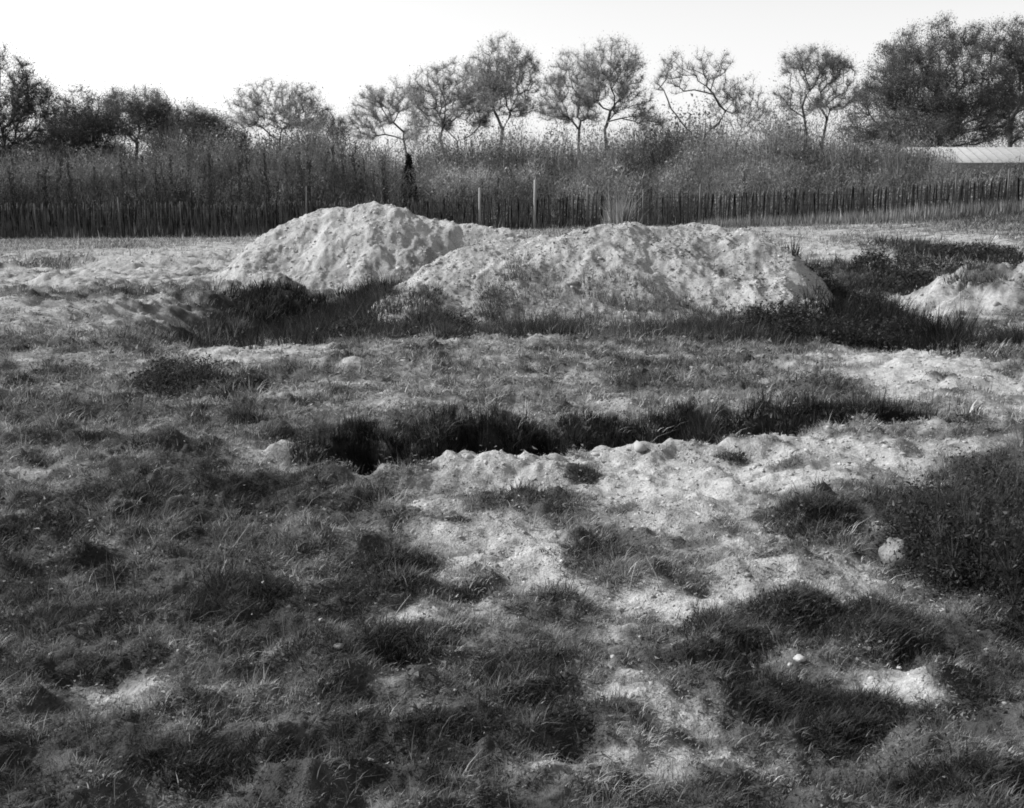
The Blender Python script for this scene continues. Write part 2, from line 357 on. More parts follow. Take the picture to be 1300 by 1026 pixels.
def grass_band(pool, ntuft, per, d0, d1, hs, ws, pw=2.0, spread=.03):
    x, y = scatter(ntuft, d0, d1, pw)
    T = tone_at(x, y); clump = fbm(x, y, .3, 2, 61)
    onheap = (np.where(np.abs(x + 2.7) < 4.3, heap1(x, y), -9) > .02) | (np.where(np.abs(x - 1.5) < 4.3, heap2(x, y), -9) > .02)
    dens = np.interp(T, [0, .3, .5, .7, .85, 1], [1, 1, .82, .42, .16, .05]) * np.clip(.75 + clump * .9, .1, 1) * np.where(onheap, .0, 1)
    k = rng.random(ntuft) < dens; x, y, T, clump = x[k], y[k], T[k], clump[k]; n = len(x)
    tuft_s = np.exp(rng.normal(0, .34, n)) * (1 + .5 * np.clip(clump, -1, 1))
    tuft_c = rng.normal(0, 1, n)
    rep = np.repeat(np.arange(n), per); m = len(rep)
    a = rng.random(m) * 2 * np.pi; rr = np.abs(rng.normal(0, spread, m)) * (1 + d0 * .05)
    bx, by = x[rep] + np.cos(a) * rr, y[rep] + np.sin(a) * rr
    Tb = T[rep]
    z = surface_z(x, y, T)[rep]; dz = .012
    hh = hs * np.interp(Tb, [0, .3, .55, .8, 1], [1.25, 1.1, .8, .5, .35]) * tuft_s[rep] * np.exp(rng.normal(0, .25, m))
    lean = np.clip(.2 + np.abs(rng.normal(0, .75, m)), 0, 2.0); tall = rng.random(m) < .035; hh = np.where(tall, hh * 2.0, hh)
    shade = np.interp(Tb, [0, .15, .3, .45, .6, .8, 1], [.038, .082, .145, .195, .24, .27, .30])
    patch = (fbm(x, y, .45, 2, 63) + .8 * fbm(x, y, .13, 2, 64))[rep]
    shade = shade * np.exp(tuft_c[rep] * .28 + rng.normal(0, .25, m) + patch * .42)
    straw = rng.random(m) < np.interp(Tb, [0, .3, .6], [.02, .12, .25]); shade = np.where(straw, shade * 1.5 + .06, shade)
    pool.add(*blades(np.stack([bx, by, z - dz], 1), hh, ws * np.exp(rng.normal(0, .25, m)), lean, a + rng.normal(0, .5, m), np.clip(shade, .012, .5)))
GP = Pool()
grass_band(GP, 42000, 13, 2.2, 5.2, .022, .0032, 2.0, .020)
grass_band(GP, 50000, 12, 5.0, 9.2, .030, .0042, 2.0, .026)
grass_band(GP, 40000, 9, 9.0, 16, .045, .008, 1.6, .04)
grass_band(GP, 26000, 8, 15.5, 32, .065, .013, 1.3, .07)
grass_band(GP, 34000, 6, 31, 66, .12, .03, 1.2, .15)
tag(GP.build('field_grass', M_grass), 'rough tufted grass covering the whole uneven field', 'grass', kind='stuff')

# taller dark growth that fills the pits, the ditch sides and the foot of the big heap
def weed_patch(pool, px, py, rx, ry, n, h, w, sh, per=7, spread=.06, leafy=.0, jit=.35):
    sh = sh * (1.4 if py > 600 else 1); n = int(n * 1.6); h = h * (.8 if py < 460 else .36); w = w * (.75 if py < 460 else 1.0); lean0, leanq = (.08, .5) if py < 460 else (.2, 1.0)
    cx, cy, ax, ay, _ = ell(px, py, rx, ry)
    t = rng.random(n) * 2 * np.pi; r = np.sqrt(rng.random(n)) * (1 + rng.normal(0, .12, n))
    x, y = cx + np.cos(t) * r * ax, cy + np.sin(t) * r * ay
    cl = fbm(x, y, .5, 3, 91); k = (rng.random(n) < np.clip(.7 + cl, .08, 1)) & ((sh > .043) | (heap2(x, y) < .10) | (rng.random(n) < .06)); x, y, cl, r = x[k], y[k], cl[k], r[k]
    z = surface_z(x, y); ts = np.exp(rng.normal(0, jit, len(x))) * (1 + .45 * cl) * (1.1 - .35 * np.clip(r, 0, 1) ** 2)
    tc = rng.normal(0, .35, len(x)) + cl * .3
    d0 = cy; tr = np.clip(.009 * d0, .03, .2)                    # tussock radius grows with how coarse the growth is there
    nt_ = max(4, int(len(x) / 5)); ti = rng.integers(0, len(x), nt_); tx, ty = x[ti], y[ti]; tr_ = tr * rng.uniform(.6, 1.5, nt_); th = np.exp(rng.normal(0, .3, nt_)); tc = rng.normal(0, .35, nt_)
    m = len(x) * per; src = rng.integers(0, nt_, m); a = rng.random(m) * 2 * np.pi; q = np.sqrt(rng.random(m)); rr = q * tr_[src]
    bx, by = tx[src] + np.cos(a) * rr, ty[src] + np.sin(a) * rr * .8; bz = surface_z(tx, ty)[src]
    low = rng.random(m) < .35; j = rng.integers(0, len(x), m); bx = np.where(low, x[j] + rng.normal(0, spread, m), bx); by = np.where(low, y[j] + rng.normal(0, spread, m), by); bz = np.where(low, z[j], bz)
    P = np.stack([bx, by, bz - .02], 1)
    hh = h * th[src] * (1.15 - .5 * q) * np.exp(rng.normal(0, .25, m)) * np.where(low, .6, 1)
    pool.add(*blades(P, hh, w * np.exp(rng.normal(0, .3, m)), np.clip(lean0 + .75 * q * leanq + np.abs(rng.normal(0, .2, m)), 0, 1.5), a + rng.normal(0, .35, m),
                     np.clip(sh * np.exp(tc[src] + rng.normal(0, .35, m)), .012, .45), nseg=2))
WP = Pool()
for a in [
    (390, 402, 112, 32, 3600, .40, .016, .032), (400, 372, 110, 6, 900, .3, .02, .02), (255, 402, 55, 30, 700, .28, .014, .09), (490, 420, 50, 14, 600, .22, .012, .05), (455, 405, 40, 10, 300, .22, .013, .05),
    (1085, 404, 84, 42, 5200, .38, .015, .018), (1145, 352, 52, 14, 600, .3, .02, .035), (1230, 336, 60, 10, 500, .4, .02, .04), (1235, 436, 60, 6, 700, .2, .012, .03),
    (1000, 428, 70, 10, 900, .22, .010, .04), (1015, 352, 32, 8, 240, .25, .014, .04), (1060, 375, 30, 8, 200, .25, .014, .04),
    (1225, 390, 22, 8, 160, .2, .012, .04), (665, 409, 60, 8, 700, .17, .007, .08), (625, 411, 12, 6, 90, .24, .007, .06), (745, 411, 14, 6, 100, .24, .007, .06), (880, 411, 22, 5, 160, .2, .007, .06), (790, 410, 60, 6, 420, .14, .008, .11), (545, 412, 16, 6, 120, .18, .01, .05), (930, 412, 30, 5, 160, .14, .009, .07), (690, 425, 60, 7, 900, .24, .009, .045), (800, 408, 60, 4, 160, .12, .008, .12), (580, 426, 50, 7, 500, .18, .009, .05), (560, 420, 20, 5, 150, .2, .010, .035), (760, 426, 60, 7, 500, .18, .009, .08), (860, 424, 70, 8, 900, .2, .009, .05), (945, 426, 60, 8, 700, .2, .009, .045),
    
    (240, 485, 45, 12, 420, .20, .008, .035), (310, 492, 40, 10, 420, .15, .008, .035), (60, 480, 40, 10, 300, .14, .008, .05),
    (850, 470, 90, 14, 500, .14, .007, .07), (1010, 480, 60, 16, 500, .16, .007, .09),
    (1140, 530, 70, 12, 900, .16, .006, .045), (1060, 520, 60, 12, 700, .15, .006, .06), (1200, 535, 50, 12, 600, .16, .006, .04),
    (485, 712, 60, 20, 1100, .10, .0045, .028), (1030, 672, 50, 14, 800, .10, .005, .028), (760, 700, 55, 12, 700, .09, .005, .028), (350, 628, 30, 9, 300, .09, .005, .03), (660, 655, 60, 6, 300, .06, .005, .05),
    (930, 593, 16, 5, 120, .07, .005, .03), (735, 612, 16, 4, 80, .05, .005, .04), (1268, 640, 26, 24, 700, .20, .006, .05),
    (1040, 895, 96, 26, 2700, .12, .0035, .028), (670, 868, 66, 28, 1900, .10, .0035, .028), (960, 800, 90, 28, 2200, .11, .004, .035), (1080, 795, 90, 28, 2200, .11, .004, .045),
    (270, 772, 90, 20, 2000, .12, .004, .028), (120, 792, 90, 20, 1900, .12, .004, .028), (470, 760, 60, 16, 900, .10, .004, .03), (150, 640, 70, 10, 900, .11, .005, .03), (60, 660, 40, 24, 700, .12, .005, .028),
    (850, 735, 60, 10, 500, .12, .005, .12), (520, 820, 50, 16, 800, .11, .004, .035), (300, 985, 130, 20, 1500, .12, .0035, .03), (1130, 985, 130, 24, 1500, .12, .0035, .03)]:
    weed_patch(WP, *a)
# small broad leaves and matted litter between the grass
def litter(n, d0, d1, size):
    x, y = scatter(n, d0, d1, 2.0); T = tone_at(x, y); cl = fbm(x, y, .28, 3, 97)
    k = rng.random(n) < np.clip(.35 + cl * 1.1, .02, 1) * np.interp(T, [0, .5, .8, 1], [1, .8, .25, .05]); x, y, T = x[k], y[k], T[k]; m = len(x)
    z = surface_z(x, y, T) + np.abs(rng.normal(.006, .010, m)) * d0 ** .5
    P = np.stack([x, y, z], 1); V = P[:, None, :] + rng.normal(0, 1, (m, 3, 3)) * np.array([1, 1, .55]) * (size * rng.uniform(.5, 1.5, m))[:, None, None]
    sh = np.interp(T, [0, .3, .6, 1], [.035, .08, .15, .22]) * np.exp(rng.normal(0, .5, m)); sh = np.where(rng.random(m) < .025, .28, sh)
    WP.add(V.reshape(-1, 3), np.arange(m * 3).reshape(m, 3), np.repeat(np.clip(sh, .015, .35), 3))
litter(260000, 2.3, 6, .0055); litter(260000, 5.5, 12, .0085); litter(120000, 11, 20, .016)
# ditch sides
dd = [np.array(p) for p in DITCH]; segs = rng.integers(0, len(dd) - 1, 9000); tt = rng.random(9000)
base = np.array(dd)[segs] * (1 - tt[:, None]) + np.array(dd)[segs + 1] * tt[:, None]
bx = base[:, 0] + rng.normal(0, .12, 9000); by = base[:, 1] + rng.uniform(-.25, .75, 9000)
q, s_, t_ = ditch_fields(bx, by); k = q < 1.35; bx, by = bx[k], by[k]; bz = surface_z(bx, by); m = len(bx)
rep = np.repeat(np.arange(m), 8); a = rng.random(len(rep)) * 6.28
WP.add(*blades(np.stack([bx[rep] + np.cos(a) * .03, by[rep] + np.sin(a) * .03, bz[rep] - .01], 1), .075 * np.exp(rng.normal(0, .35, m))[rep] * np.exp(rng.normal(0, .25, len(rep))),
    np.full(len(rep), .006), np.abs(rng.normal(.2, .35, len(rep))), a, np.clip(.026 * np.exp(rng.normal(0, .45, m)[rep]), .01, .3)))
tag(WP.build('weeds', M_grass), 'dark rank weeds filling the pits, the ditch and the foot of the mounds', 'weeds', kind='stuff')

# ------------------------------------------------------------------ trees
def tube(pts, rad, sides=6):
    V, F = [], []
    for i, (p, r) in enumerate(zip(pts, rad)):
        a = pts[max(i - 1, 0)]; b = pts[min(i + 1, len(pts) - 1)]; d = b - a; d = d / (np.linalg.norm(d) + 1e-9)
        u = np.cross(d, [0, 0, 1.0]) if abs(d[2]) < .9 else np.cross(d, [1.0, 0, 0]); u /= np.linalg.norm(u); v = np.cross(d, u)
        for k in range(sides):
            t = 2 * math.pi * k / sides; V.append(p + (u * math.cos(t) + v * math.sin(t)) * r)
    for i in range(len(pts) - 1):
        for k in range(sides):
            k2 = (k + 1) % sides; F.append((i * sides + k, i * sides + k2, (i + 1) * sides + k2, (i + 1) * sides + k))
    return np.array(V), np.array(F)
class Tubes:
    def __init__(s): s.V, s.F, s.n = [], [], 0
    def add(s, pts, rad, sides=6):
        V, F = tube(pts, rad, sides); s.V.append(V); s.F.append(F + s.n); s.n += len(V)
    def build(s, name, mat, parent): return mesh_obj(name, np.concatenate(s.V), np.concatenate(s.F), mat, parent, smoothf=True)
def slivers(P, D, L, w, shade, R):
    # thin triangles for twigs: start P, direction D, length L
    n = len(P); s = R.normal(0, 1, (n, 3)); s -= D * (s * D).sum(1)[:, None]; s /= np.linalg.norm(s, axis=1)[:, None]
    V = np.zeros((n, 3, 3)); V[:, 0] = P - s * w[:, None] / 2; V[:, 1] = P + s * w[:, None] / 2; V[:, 2] = P + D * L[:, None]
    F = np.arange(n * 3).reshape(n, 3); return V.reshape(-1, 3), F, np.repeat(shade, 3)
def leaf_tris(P, size, shade, R):
    n = len(P); V = P[:, None, :] + R.normal(0, 1, (n, 3, 3)) * size[:, None, None] * .55
    return V.reshape(-1, 3), np.arange(n * 3).reshape(n, 3), np.repeat(shade, 3)
def grow(seed, H, fork, blobs, natt, r0, lean=0.0, stems=1, spread=.15):
    """blobs: list of (x, y, z, rx, ry, rz) crown masses round the trunk base. Returns nodes, parents, weights."""
    R = np.random.default_rng(seed); nodes = [np.zeros(3)]; par = [-1]
    tips0 = []
    for s in range(stems):
        last = 0; ang = R.uniform(0, 6.28); off = 0 if stems == 1 else spread
        steps = 5
        for k in range(1, steps + 1):
            t = k / steps
            p = np.array([lean * fork * t + math.cos(ang) * off * fork * t + R.normal(0, .009) * fork, math.sin(ang) * off * fork * t + R.normal(0, .009) * fork, fork * t])
            nodes.append(p); par.append(last); last = len(nodes) - 1
        tips0.append(last)
    A = []
    vol = np.array([b[3] * b[4] * b[5] for b in blobs]) ** .7; vol /= vol.sum()
    for b, v in zip(blobs, vol):
        m = max(3, int(natt * 2.1 * v)); q = R.normal(0, 1, (m, 3)); q /= np.linalg.norm(q, axis=1)[:, None]; q *= (R.random(m) ** .38)[:, None]
        A.append(q * np.array(b[3:6]) + np.array(b[:3]))
    A = np.concatenate(A); f = nodes[tips0[0]]; A = A[np.argsort(np.linalg.norm(A - f, axis=1))]
    path = [0.0] * len(nodes)
    for i in range(1, len(nodes)): path[i] = path[par[i]] + np.linalg.norm(nodes[i] - nodes[par[i]])
    tips = []
    buf = np.zeros((200000, 3)); pb = np.zeros(200000); buf[:len(nodes)] = nodes; pb[:len(path)] = path; filled = len(nodes)
    for a in A:
        buf[filled:len(nodes)] = nodes[filled:] or np.zeros((0, 3)); pb[filled:len(nodes)] = path[filled:]; filled = len(nodes)
        Nn = buf[:filled]; d = np.linalg.norm(Nn - a, axis=1); up = np.clip(Nn[:, 2] - a[2], 0, None)
        cost = d + .32 * pb[:filled] + up * 1.2 + np.where(Nn[:, 2] < fork * .72, 5, 0)
        j = int(np.argmin(cost)); st = nodes[j]; L = np.linalg.norm(a - st); ns = max(1, int(L / (H * .05))); last = j
        for k in range(1, ns + 1):
            t = k / ns; p = st + (a - st) * t; p = p + np.array([0, 0, 1]) * math.sin(t * math.pi) * L * (-.10 if a[2] > st[2] + .4 * L else .1)
            if k < ns: p = p + R.normal(0, .05, 3) * L * .35
            nodes.append(p); par.append(last); path.append(path[last] + L / ns); last = len(nodes) - 1
        tips.append(last)
    w = np.zeros(len(nodes)); 
    for t in tips: w[t] += 1
    for i in range(len(nodes) - 1, 0, -1): w[par[i]] += w[i]
    rad = r0 * .5 * np.maximum(w, .6) ** .44
    return nodes, par, rad, tips, R
def make_tree(name, label, cat, base, H, fork, blobs, natt=160, r0=.016, twig=14, leaf=14, twl=.5, leafs=.052, shade=.05, lean=0, stems=1, seed=1, bark=None, clump=.55, group='trees beyond the fence', spread=.15):
    root = empty(name, base, label, cat, group)
    nodes, par, rad, tips, R = grow(seed, H, fork, blobs, natt, r0, lean, stems, spread)
    tb = Tubes(); kids = {}
    for i, p in enumerate(par):
        if p >= 0: kids.setdefault(p, []).append(i)
    starts = [(0, c) for c in kids.get(0, [])]
    while starts:
        a, b = starts.pop(); chain = [a, b]; cur = b
        while cur in kids:
            ch = sorted(kids[cur], key=lambda c: -rad[c]); starts += [(cur, c) for c in ch[1:]]; cur = ch[0]; chain.append(cur)
        rr = [min(rad[b] if k == 0 else rad[c], rad[a]) for k, c in enumerate(chain)]
        if a == 0: rr[0] *= 1.35
        rr[-1] *= .4
        tb.add([nodes[c] for c in chain], rr, 7 if max(rr) > .08 else 4)
    tb.build('trunk', bark or M_bark, root)
    pool = Pool()
    allp = np.array(nodes); thin = np.array([i for i in range(1, len(nodes)) if rad[i] < r0 * 2.6])
    # twigs
    src = thin[R.integers(0, len(thin), int(len(tips) * twig * 2.2))]; P = allp[src]; Pp = allp[np.array(par)[src]]; f = R.random(len(src))[:, None]; P = P * f + Pp * (1 - f)
    out = P - np.array([0, 0, fork]); out /= np.linalg.norm(out, axis=1)[:, None] + 1e-6
    D = out * .4 + R.normal(0, .8, P.shape) + np.array([0, 0, .2]); D /= np.linalg.norm(D, axis=1)[:, None]
    n = len(P); pool.add(*slivers(P, D, twl * R.uniform(.5, 1.3, n), np.full(n, .022), shade * .8 * np.exp(R.normal(0, .2, n)), R))
    if leaf > 0:
        nt_ = len(tips); dens = np.exp(R.normal(0, .6, nt_)); cnt = np.maximum(0, (leaf * 2.6 * dens)).astype(int); src = np.repeat(np.array(tips), cnt)
        tc = np.repeat(R.normal(0, .25, nt_), cnt)
        th_ = R.random(len(src)) < .45; src = np.where(th_, thin[R.integers(0, len(thin), len(src))], src)
        P = allp[src] + np.clip(R.normal(0, 1, (len(src), 3)), -1.5, 1.5) * np.array([clump, clump, clump * .8]) * .72; n = len(P)
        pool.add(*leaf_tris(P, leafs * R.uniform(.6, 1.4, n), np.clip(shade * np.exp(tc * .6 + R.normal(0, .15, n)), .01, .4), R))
    pool.build('crown', M_tree_leaf, root)
    return root
def gz1(x, y): return float(ground_z(np.array([x]), np.array([y]), False)[0])
def blobset(seed, px, d, specs, base):
    return [(X(bx, d) - base[0], R_y, Z(by, d) - base[2], rx * 1.38 * d / FPX, max(1.6, rx * d / FPX), ry * 1.3 * d / FPX) for (bx, by, rx, ry, R_y) in specs]
# (label, trunk px, distance, fork py, crown masses (px, py, rx, ry, depth offset), options)
TREES = [  # central crowns: young-leaf grey, lifted further to put sky halation into the colour
 ('oak', 'tall dark spreading tree cut by the left edge of the view', 24, 84, 175, [(20, 105, 42, 34, 0), (62, 110, 20, 24, 0), (10, 150, 50, 34, 0), (60, 140, 24, 12, 1), (40, 175, 40, 18, 0)], dict(natt=300, leaf=24, shade=.10, r0=.02)),
 ('oak', 'low dark rounded tree overlapping the tall one at the left edge', 118, 88, 190, [(120, 145, 34, 26, 0), (92, 155, 30, 22, 1), (140, 160, 24, 18, -1), (110, 178, 45, 18, 0)], dict(natt=260, leaf=36, shade=.09)),
 ('oak', 'round-crowned tree with a forked trunk and sky showing beneath its crown', 187, 92, 182, [(188, 133, 30, 20, 0), (166, 142, 20, 20, 1), (212, 142, 20, 18, 0), (190, 152, 34, 16, 0), (222, 166, 12, 8, 0)], dict(natt=260, leaf=26, shade=.15)),
 ('oak', 'dark pointed bushy tree between the forked tree and the airy domed one', 262, 90, 185, [(258, 150, 16, 16, 0), (255, 172, 30, 22, 0), (290, 180, 30, 20, 1), (280, 160, 14, 16, 0)], dict(natt=220, leaf=36, shade=.12)),
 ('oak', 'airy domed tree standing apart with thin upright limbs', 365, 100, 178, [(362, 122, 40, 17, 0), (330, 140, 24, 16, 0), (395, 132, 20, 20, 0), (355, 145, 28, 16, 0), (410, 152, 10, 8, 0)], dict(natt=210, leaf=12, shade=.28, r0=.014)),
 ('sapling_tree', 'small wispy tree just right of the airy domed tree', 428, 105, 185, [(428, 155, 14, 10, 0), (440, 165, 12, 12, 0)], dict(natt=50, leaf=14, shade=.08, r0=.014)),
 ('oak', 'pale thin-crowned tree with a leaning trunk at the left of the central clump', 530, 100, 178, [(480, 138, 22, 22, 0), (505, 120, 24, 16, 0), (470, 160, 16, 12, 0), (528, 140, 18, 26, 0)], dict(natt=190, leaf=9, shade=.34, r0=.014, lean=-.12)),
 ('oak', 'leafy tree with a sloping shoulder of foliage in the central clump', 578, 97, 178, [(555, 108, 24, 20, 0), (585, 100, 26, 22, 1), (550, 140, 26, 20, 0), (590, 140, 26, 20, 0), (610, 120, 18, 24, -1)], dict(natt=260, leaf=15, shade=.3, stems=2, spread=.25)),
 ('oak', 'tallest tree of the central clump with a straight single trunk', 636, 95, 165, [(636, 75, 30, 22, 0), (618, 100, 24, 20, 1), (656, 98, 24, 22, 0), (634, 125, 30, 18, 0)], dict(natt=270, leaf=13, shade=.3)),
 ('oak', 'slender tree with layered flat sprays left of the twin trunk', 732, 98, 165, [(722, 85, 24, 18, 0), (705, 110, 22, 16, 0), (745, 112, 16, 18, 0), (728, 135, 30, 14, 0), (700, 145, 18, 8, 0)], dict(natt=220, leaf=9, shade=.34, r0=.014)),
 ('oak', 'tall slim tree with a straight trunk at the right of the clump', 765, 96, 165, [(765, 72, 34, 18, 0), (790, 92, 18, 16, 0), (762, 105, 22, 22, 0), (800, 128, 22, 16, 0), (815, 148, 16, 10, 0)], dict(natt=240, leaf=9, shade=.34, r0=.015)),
 ('bare_tree', 'nearly bare tree with two dark stems spreading like a fork', 874, 92, 170, [(845, 90, 24, 20, 0), (905, 100, 20, 24, 0), (875, 80, 36, 14, 0), (920, 130, 12, 14, 0)], dict(natt=110, leaf=2.5, shade=.3, r0=.02, stems=2, spread=.3, twig=10)),
 ('bare_tree', 'faint leafless tree between the forked bare tree and the flat-topped one', 925, 108, 180, [(925, 120, 28, 28, 0), (950, 140, 20, 18, 0)], dict(natt=80, leaf=4, shade=.12, r0=.012, twig=10)),
 ('oak', 'flat-topped crooked tree with bunched foliage left of the big dark tree', 1020, 92, 150, [(1018, 72, 30, 10, 0), (995, 82, 16, 10, 0), (1045, 80, 18, 10, 0), (1000, 122, 24, 16, 0), (1055, 118, 20, 14, 0), (1030, 100, 20, 14, 0)], dict(natt=200, leaf=12, shade=.25, r0=.018, stems=2)),
 ('oak', 'very large dark dense tree towering at the right', 1170, 86, 165, [(1165, 55, 40, 24, 0), (1120, 95, 34, 24, 0), (1180, 100, 66, 40, 0), (1130, 140, 56, 30, 0), (1220, 130, 50, 36, 0), (1105, 120, 26, 20, 1), (1160, 165, 80, 20, 0)], dict(natt=620, leaf=50, shade=.13, r0=.02, clump=.5)),
 ('oak', 'dark leafy tree half hidden behind the very large one at the right edge', 1262, 90, 165, [(1250, 60, 36, 28, 0), (1275, 95, 30, 34, 0), (1290, 60, 30, 28, 0), (1290, 140, 30, 30, 0)], dict(natt=320, leaf=26, shade=.12, r0=.02)),
]
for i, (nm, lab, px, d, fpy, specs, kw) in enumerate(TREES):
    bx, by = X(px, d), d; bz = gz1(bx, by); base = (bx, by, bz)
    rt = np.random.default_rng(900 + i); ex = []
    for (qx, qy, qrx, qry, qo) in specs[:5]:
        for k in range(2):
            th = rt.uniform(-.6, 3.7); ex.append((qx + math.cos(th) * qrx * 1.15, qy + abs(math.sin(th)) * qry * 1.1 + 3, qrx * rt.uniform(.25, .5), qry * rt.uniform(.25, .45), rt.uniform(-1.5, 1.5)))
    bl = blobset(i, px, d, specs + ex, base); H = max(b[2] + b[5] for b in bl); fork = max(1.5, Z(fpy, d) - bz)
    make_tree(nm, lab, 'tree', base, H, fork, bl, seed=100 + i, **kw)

# ------------------------------------------------------------------ brush behind the fence
def copy_tree(o, loc, rz, sc):
    c = o.copy(); scene.collection.objects.link(c); c.location = loc; c.rotation_euler = (0, 0, rz); c.scale = sc
    for ch in o.children:
        k = ch.copy(); scene.collection.objects.link(k); k.parent = c
    return c
def upright_brush(n, R, rx, ry, h, shade, w=.05, dome=True):
    t = R.random(n) * 6.283; r = np.sqrt(R.random(n)); x, y = np.cos(t) * r * rx, np.sin(t) * r * ry
    hh = h * (np.sqrt(np.clip(1 - (r * .95) ** 2, .1, 1)) if dome else 1) * R.uniform(.6, 1.08, n)
    z0 = hh * R.uniform(0, .6, n) * (R.random(n) < .75)
    P = np.stack([x, y, z0], 1); D = np.stack([x / rx * .25, y / ry * .25, np.ones(n)], 1) + R.normal(0, .16, (n, 3)); D /= np.linalg.norm(D, axis=1)[:, None]
    return slivers(P, D, (hh - z0) , w * R.uniform(.6, 1.5, n), np.clip(shade * np.exp(R.normal(0, .35, n)), .01, .4), R)
def make_bush(name, label, group, seed, rx, ry, h, n, leafn, shade, ls=.055):
    R = np.random.default_rng(seed); root = empty(name, (0, 0, 0), label, 'bush', group)
    tb = Tubes()
    for k in range(7):
        a = R.uniform(0, 6.28); e = np.array([math.cos(a) * rx * R.uniform(.2, .7), math.sin(a) * ry * R.uniform(.2, .7), h * R.uniform(.5, .85)])
        tb.add([np.zeros(3), e * [.35, .35, .5] + R.normal(0, .08, 3), e], [.05, .035, .012], 5)
    tb.build('stems', M_bark, root)
    pool = Pool(); pool.add(*upright_brush(n, R, rx, ry, h, shade))
    q = R.normal(0, 1, (leafn, 3)); q /= np.linalg.norm(q, axis=1)[:, None]; q *= (R.random(leafn) ** .4)[:, None]; q[:, 2] = np.abs(q[:, 2])
    lump = np.sin(q[:, 0] * 5 + seed) * .12 + np.sin(q[:, 1] * 6 + 2) * .1
    P = q * np.array([rx, ry, h]) * (1 + lump)[:, None]
    pool.add(*leaf_tris(P, ls * R.uniform(.6, 1.4, leafn), np.clip(shade * np.exp(R.normal(0, .35, leafn)), .01, .4), R))
    pool.build('foliage', M_leaf, root); return root
# saplings in a close row, mainly on the left
def make_sapling(seed, h, shade):
    R = np.random.default_rng(seed); root = empty('sapling', (0, 0, 0), 'thin upright sapling in the close-set row behind the paling fence', 'sapling', 'saplings behind the fence')
    tb = Tubes(); pts = [np.array([0, 0, 0.])]; 
    for k in range(1, 7): pts.append(np.array([pts[-1][0] + R.normal(0, .05), pts[-1][1] + R.normal(0, .05), h * k / 6]))
    tb.add(pts, [.04, .035, .03, .025, .02, .014, .006], 5); tb.build('trunk', M_bark, root)
    n = 150; t = R.random(n) ** .8; P = np.stack([np.interp(t * h, [p[2] for p in pts], [p[0] for p in pts]), np.interp(t * h, [p[2] for p in pts], [p[1] for p in pts]), t * h], 1)
    a = R.random(n) * 6.283; D = np.stack([np.cos(a) * .45, np.sin(a) * .45, np.full(n, .9)], 1); D /= np.linalg.norm(D, axis=1)[:, None]
    pool = Pool(); pool.add(*slivers(P, D, R.uniform(.3, .9, n) * (1.1 - .6 * t), np.full(n, .035), np.clip(shade * np.exp(R.normal(0, .3, n)), .01, .4), R))
    m = 120; t = .25 + .8 * R.random(m); pool.add(*leaf_tris(np.stack([R.normal(0, .3, m), R.normal(0, .3, m), t * h], 1), .08 * R.uniform(.6, 1.4, m), np.clip(shade * np.exp(R.normal(0, .3, m)), .01, .4), R))
    pool.build('crown', M_leaf, root); return root
protos = [make_sapling(300 + k, h, s) for k, (h, s) in enumerate([(4.0, .05), (3.5, .06), (4.4, .045), (3.7, .08), (3.2, .05)])]
R0 = np.random.default_rng(5); used = set()
for i in range(190):
    left = i < 130
    px = R0.uniform(-30, 500) if left else R0.uniform(480, 1330); d = R0.uniform(64.5, 74); k = int(R0.integers(0, 5))
    x = X(px, d); loc = (x, d, gz1(x, d) - .05); s = R0.uniform(.8, 1.1) * (1 if left else .62); sc = (s, s, s); rz = R0.uniform(0, 6.28)
    if k not in used: used.add(k); o = protos[k]; o.location = loc; o.rotation_euler = (0, 0, rz); o.scale = sc
    else: copy_tree(protos[k], loc, rz, sc)
